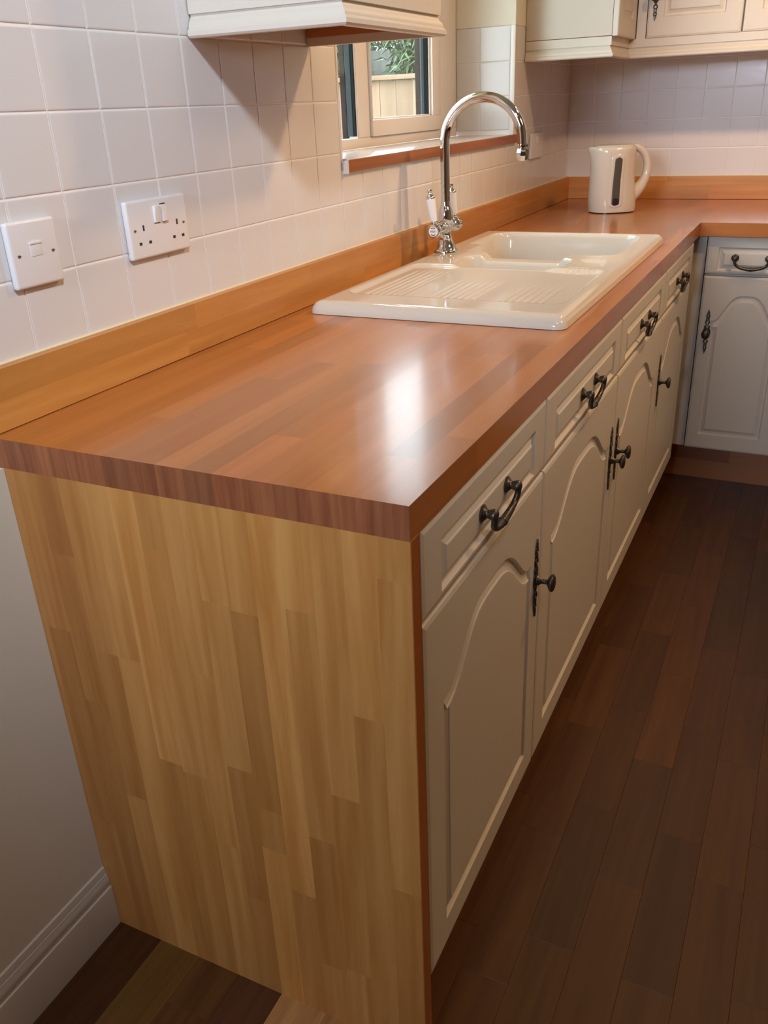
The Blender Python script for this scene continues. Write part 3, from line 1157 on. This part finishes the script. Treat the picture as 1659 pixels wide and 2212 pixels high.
b.lathe([(.0150, 0), (.0195, .008), (.0200, .030), (.0188, .044), (.0150, .055), (.0128, .060), (.0132, .066), (.0121, .070), (0, .070)], (0, 0, .0560), n=32)
b.build('tap_body', M['chrome'], tap, smooth=True, angle=55)
pts = [(0, 0, .10 + .01 * i) for i in range(18)]
zc = .2620
rad_ = .0980
pts = [(0, 0, .10 + (zc - .10) * i / 10) for i in range(10)]
for i in range(33):
    a = PI - PI * i / 32 * 1.0
    pts.append((rad_ + rad_ * math.cos(a), 0, zc + rad_ * math.sin(a)))
pts += [(2 * rad_ + .0006, 0, zc - .008), (2 * rad_ + .0012, 0, zc - .018)]
b = B().tube(pts, .0119, n=24, up=(0, 1, 0))
b.build('spout', M['chrome'], tap, smooth=True, angle=50, rot=(0, 0, math.radians(2)))
b = B().lathe([(.0112, 0), (.0128, -.003), (.0128, -.007), (.0118, -.010), (.0150, -.016), (.0158, -.024), (.0140, -.030), (.0125, -.036), (.0105, -.038), (0, -.036)], (2 * rad_ + .001, .0068, zc - .006), n=8)
b.build('spout_nozzle', M['chrome'], tap, smooth=True, angle=25)
for s, lab, tilt in ((-1, 'HOT', -.10), (1, None, -.10)):
    yv = s * (.038 + .030)
    lv = B()
    ax = Vector((-.13, s * .04 - .02, 1)).normalized()
    o_ = Vector((0, yv, .0620))
    lv.lathe([(.0060, .014), (.0075, .017), (.0085, .021), (.0085, .0235), (.0078, .0245)], o_, ax, n=20)
    lever = lv.build('lever_mount', M['chrome'], tap, smooth=True)
    B().lathe([(0, .0245), (.0080, .0245), (.0088, .030), (.0105, .050), (.0118, .072), (.0118, .0775), (0, .0775)], o_, ax, n=24).build('lever_handle', M['lever'], tap, smooth=True, angle=50, label='white ceramic lever handle')
    B().lathe([(.0118, .0775), (.0120, .0795), (.0100, .0830), (.0060, .0875), (.0042, .0900), (.0048, .0925), (.0066, .0950), (.0060, .0985), (0, .1000)], o_, ax, n=20).build('lever_finial', M['chrome'], tap, smooth=True, angle=50)
    ye = s * (.038 + .0445)
    B().lathe([(.0, .0), (.0122, .0), (.0120, .0012), (0, .0014)], (0, ye, .0620), (0, s, 0), n=28).build('indicator_disc', M['lever'], tap, smooth=True, angle=50, label='white tap indicator disc')


def text_obj(txt, size, mt, parent, loc, rot, name='lettering'):
    c = bpy.data.curves.new(name, 'FONT')
    c.body = txt
    c.size = size
    c.align_x = 'CENTER'
    c.align_y = 'CENTER'
    c.extrude = .00015
    c.resolution_u = 3
    c.offset = size * .02
    tmp = bpy.data.objects.new(name, c)
    me = bpy.data.meshes.new_from_object(tmp)
    bpy.data.objects.remove(tmp)
    me.materials.clear()
    me.materials.append(mt)
    return new_obj(name, me, parent, loc, rot)


text_obj('HOT', .0062, M['black_print'], tap, (0, -(.038 + .0445) - .0016, .0620), (PI / 2, 0, 0))
for zs in (1, -1):
    arc = [(.0088 * math.cos(a), -(.038 + .0445) - .0014, .0620 + zs * .0088 * math.sin(a)) for a in [math.radians(50 + 80 * i / 8) for i in range(9)]]
    B().tube(arc, .0009, n=6).build('lettering', M['black_print'], tap)

# ================================================================== KETTLE
KX, KY = 0.2830, 2.5300
ang = math.atan2(.432, .902)
kt = thing('kettle', 'cream plastic jug kettle with a dark water gauge on its side', 'kettle', (KX, KY, H), ang)


def kring(z):
    """(left, right, depth) at height z, local u axis along the handle"""
    tab = [(0.004, -.0790, .0820, .068), (.020, -.0810, .0835, .070), (.045, -.0822, .0815, .070), (.08, -.0818, .0765, .068), (.11, -.0806, .0730, .067), (.15, -.0800, .0712, .066), (.185, -.0822, .0715, .066), (.205, -.0848, .0725, .065), (.214, -.0842, .0715, .063), (.2175, -.080, .068, .058)]
    for a, b_ in zip(tab, tab[1:]):
        if z <= b_[0] + 1e-9:
            t = (z - a[0]) / (b_[0] - a[0])
            t = max(0, t)
            return tuple(a[i] + (b_[i] - a[i]) * t for i in (1, 2, 3))
    return tab[-1][1:]


NK = 56
zs_ = [.004, .012, .020, .032, .045, .06, .08, .095, .11, .13, .15, .168, .185, .195, .205, .214, .2175]
rings = []


def kpt(z, a, off=0.0):
    l, r, d = kring(z)
    c, hw = (l + r) / 2, (r - l) / 2
    cu, su = math.cos(a), math.sin(a)
    e = 2 / 2.35
    x = c + (hw + off) * math.copysign(abs(cu) ** e, cu)
    y = (d + off) * math.copysign(abs(su) ** e, su)
    # pouring lip at the top on the left
    if z > .15 and cu < 0:
        k_ = ((z - .15) / .06) ** 1.4 * max(0, -cu) ** 14
        x -= .0065 * k_
    return (x, y, z)


for z in zs_:
    rings.append([kpt(z, 2 * PI * i / NK) for i in range(NK)])
B().loops(rings, True, True, True).build('kettle_body', M['kettle'], kt, smooth=True, angle=60)
# base
rb = [[kpt(.006, 2 * PI * i / NK, -.004)[:2] + (z,) for i in range(NK)] for z in (0.0008, .005)]
B().loops(rb, True, True, True).build('kettle_base', M['gauge_low'], kt, smooth=True)
# lid, domed, and its small lip towards the spout
lr = []
for k_, z in ((.93, .2165), (.90, .2195), (.80, .2210), (.5, .2218), (.1, .2220)):
    l, r, d = kring(.2175)
    lr.append([((l + r) / 2 + .006 + (r - l) / 2 * k_ * .97 * math.cos(2 * PI * i / NK), d * k_ * math.sin(2 * PI * i / NK), z) for i in range(NK)])
B().loops(lr, True, True, True).build('lid', M['kettle'], kt, smooth=True, angle=50)
# handle loop
hp = [(.050, 0, .2100), (.072, 0, .2105), (.092, 0, .2010), (.1055, 0, .1860), (.1140, 0, .1660), (.1170, 0, .1440), (.1150, 0, .1200), (.1060, 0, .0950), (.0900, 0, .0740), (.0700, 0, .0560), (.0520, 0, .0420)]
hr = [.0100, .0115, .0125, .0130, .0132, .0136, .0148, .0172, .0215, .0255, .0270]


def smooth_path(p, r, sub=4):
    P_, R_ = [], []
    for i in range(len(p) - 1):
        p0, p1, p2, p3 = [Vector(p[max(0, min(len(p) - 1, i + k))]) for k in (-1, 0, 1, 2)]
        for s in range(sub):
            t = s / sub
            P_.append(.5 * ((2 * p1) + (-p0 + p2) * t + (2 * p0 - 5 * p1 + 4 * p2 - p3) * t * t + (-p0 + 3 * p1 - 3 * p2 + p3) * t ** 3))
            R_.append(r[i] + (r[i + 1] - r[i]) * t)
    P_.append(Vector(p[-1]))
    R_.append(r[-1])
    return P_, R_


P_, R_ = smooth_path(hp, hr)
B().tube(P_, R_, n=20, flat=(1.15, 1.0), up=(0, 1, 0)).build('kettle_handle', M['kettle'], kt, smooth=True, angle=70)


# water gauge, hugging the side that faces the camera
def gauge(z0, z1, w_, off, mt, name, a_of):
    cols, rows = 9, 30
    b = B()
    grid = []
    hw = w_ / 2
    for j in range(rows + 1):
        z = z0 + (z1 - z0) * j / rows
        e = min(z - z0, z1 - z)
        k_ = math.sqrt(max(0, 1 - ((hw - e) / hw) ** 2)) if e < hw else 1.0
        row = []
        for i in range(cols):
            u = (i / (cols - 1) - .5) * w_ * k_
            a = a_of(z) + u / .068
            row.append(kpt(z, a, off - (.0014 if i in (0, cols - 1) else 0)))
        grid.append(row)
    b.loops(grid, False)
    return b.build(name, mt, kt, smooth=True, angle=60)


def aof(z):
    return -PI / 2 + .01 + (z - .105) * .72


gauge(.018, .194, .038, .0011, M['kettle'], 'gauge_surround', aof)
gauge(.0265, .184, .0185, .0019, M['gauge'], 'water_gauge', aof)
gauge(.0275, .052, .0168, .0023, M['gauge_low'], 'gauge_level', aof)


# ================================================================== PLATES ON THE WALL
def plate(t, w_, h_, name='face_plate'):
    return B().box(-w_ / 2, w_ / 2, -.0105, 0, -h_ / 2, h_ / 2).build(name, M['white_plastic'], t, bevel=.0042, seg=3)


def screw(t, x, z):
    s = B().lathe([(0, -.002), (.0026, -.002), (.0026, .0006), (.0018, .0012), (0, .0013)], (x, -.0105, z), (0, -1, 0), n=16).build('screw', M['screw'], t, smooth=True)
    B().box(x - .0020, x + .0020, -.01225, -.0115, z - .0004, z + .0004).build('screw_slot', M['slot'], s)


sp = thing('telephone_socket', 'square white plate with one small shutter at the left edge', 'socket', (0.0004, .1455, 1.1245), PI / 2)
plate(sp, .086, .086)
screw(sp, -.0302, 0)
screw(sp, .0302, 0)
B().box(-.0095, .0110, -.0112, -.0100, -.0035, .0130).build('shutter', M['white_plastic'], sp, bevel=.0005)
B().box(-.0100, .0115, -.0124, -.0100, .0120, .0150).build('shutter_hood', M['white_plastic'], sp, bevel=.0005)

ds = thing('double_socket', 'white double power socket with two switches under the wall cabinet', 'socket', (0.0004, .4065, 1.1260), PI / 2)
plate(ds, .146, .087)
screw(ds, -.0603, 0)
screw(ds, .0603, 0)
for s, tl in ((-1, .10), (1, -.10)):
    x = s * .0088 + .0035
    B().box(-.0065, .0065, -.0035, .002, -.0125, .0125).build('switch_rocker', M['white_plastic'], ds, bevel=.001, loc=(x, -.0112, .0195), rot=(tl, 0, 0))
    xs_ = s * .0415 + .002
    for (cx, cz, wx, wz) in ((xs_, .0022, .0036, .0085), (xs_ - .0115, -.0203, .0062, .0042), (xs_ + .0115, -.0203, .0062, .0042)):
        B().box(cx - wx / 2, cx + wx / 2, -.0109, -.0100, cz - wz / 2, cz + wz / 2).build('pin_slot', M['slot'], ds)
    B().box(x - .0065, x + .0065, -.0110, -.0104, .0325 if s > 0 else .0055, .0340 if s > 0 else .0070).build('switch_gap', M['slot'], ds)
d3_ = thing('double_socket', 'white double socket on the window wall past the tap nozzle', 'socket', (0.0004, 2.5130, 1.1340), PI / 2)
plate(d3_, .146, .083)
for s in (-1, 1):
    B().box(-.0065, .0065, -.0035, .002, -.0125, .0125).build('switch_rocker', M['white_plastic'], d3_, bevel=.001, loc=(s * .0088, -.0112, .0195), rot=(-.1 * s, 0, 0))

# ================================================================== GARDEN
structure(B().box(-14, 6, -6, 14, -.35, -.30), 'ground', M['grass'])
GY = 5.0
nf = thing('garden_fence', 'pale new timber fence with capping rail outside the window', 'fence', (-2.6, GY, -.3))
x = -4.8
fr2 = random.Random(5)
while x < -.35:
    wd = .1195
    o = stave_obj(nf, x, x + wd - .003, GY + (.0 if int(x * 100) % 2 else .004), GY + .02, -.3, 1.432, tone(1.0, .16, fr2), [M['fence_new']], name='board')
    o.rotation_euler = (0, 0, fr2.uniform(-.03, .05))
    x += wd
at(nf, B().box(-4.8, -.35, GY - .035, GY + .055, 1.437, 1.4655), 'capping_rail', M['fence_new'], bevel=.003)
at(nf, B().box(-4.8, -.35, GY + .024, GY + .06, 1.10, 1.18).box(-4.8, -.35, GY + .024, GY + .06, .1, .18), 'back_rail', M['fence_new'])
of = thing('garden_fence', 'older grey weathered fence behind the pale one, half hidden by bamboo', 'fence', (-2.6, 6.4, -.3))
x = -5.2
while x < -1.2:
    stave_obj(of, x, x + .118, 6.4, 6.418, -.3, 1.700 + fr2.uniform(-.01, .01), tone(1.0, .12, fr2), [M['fence_old']], name='board')
    x += .1185
at(of, B().box(-5.2, -1.2, 6.42, 6.46, 1.2, 1.28), 'back_rail', M['fence_old'])


def bamboo(label, cx, cy, spread, top, n, seed, low=1.45):
    t = thing('bamboo_bush', label, 'bush', (cx, cy, -.3))
    rr = random.Random(seed)
    st, lf = B(), B()
    for k_ in range(16):
        x, y = cx + rr.uniform(-spread, spread), cy + rr.uniform(-.25, .25)
        st.tube([(x, y, -.3), (x + rr.uniform(-.1, .1), y, top * .6), (x + rr.uniform(-.25, .25), y + rr.uniform(-.1, .1), top)], [.009, .007, .003], n=5)
    for k_ in range(n):
        z = rr.uniform(low, top)
        x, y = cx + rr.uniform(-spread * 1.1, spread * 1.1), cy + rr.uniform(-.40, .36)
        a, tilt, ln, wd = rr.uniform(0, 2 * PI), rr.uniform(-1.0, .35), rr.uniform(.07, .17), rr.uniform(.006, .013)
        d = Vector((math.cos(a) * math.cos(tilt), math.sin(a) * math.cos(tilt), math.sin(tilt)))
        s = d.cross(Vector((rr.uniform(-1, 1), rr.uniform(-1, 1), 1))).normalized() * wd
        p = Vector((x, y, z))
        q = p + d * ln * .45
        e = p + d * ln + Vector((0, 0, -ln * .25))
        lf.add([p, q + s, e, q - s], [(0, 1, 2, 3)])
    at(t, st, 'stems', M['stem'], kind='stuff')
    lo = Vector(t.location)
    me = bpy.data.meshes.new('leaves')
    me.from_pydata([tuple(Vector(v) - lo) for v in lf.v], [], lf.f)
    me.materials.append(M['leaf'])
    new_obj('leaves', me, t, kind='stuff')
    return t


bamboo('leafy bamboo bush right of the grey fence boards, over the pale fence', -1.56, 5.76, .32, 2.05, 7500, 1, 1.35)
bamboo('tall bamboo bush seen through the narrow left pane', -2.86, 5.76, .34, 2.05, 3400, 2, 1.35)
bamboo('dense dark bamboo growing behind the older grey fence', -2.85, 7.4, .85, 2.35, 7500, 3, 1.35)
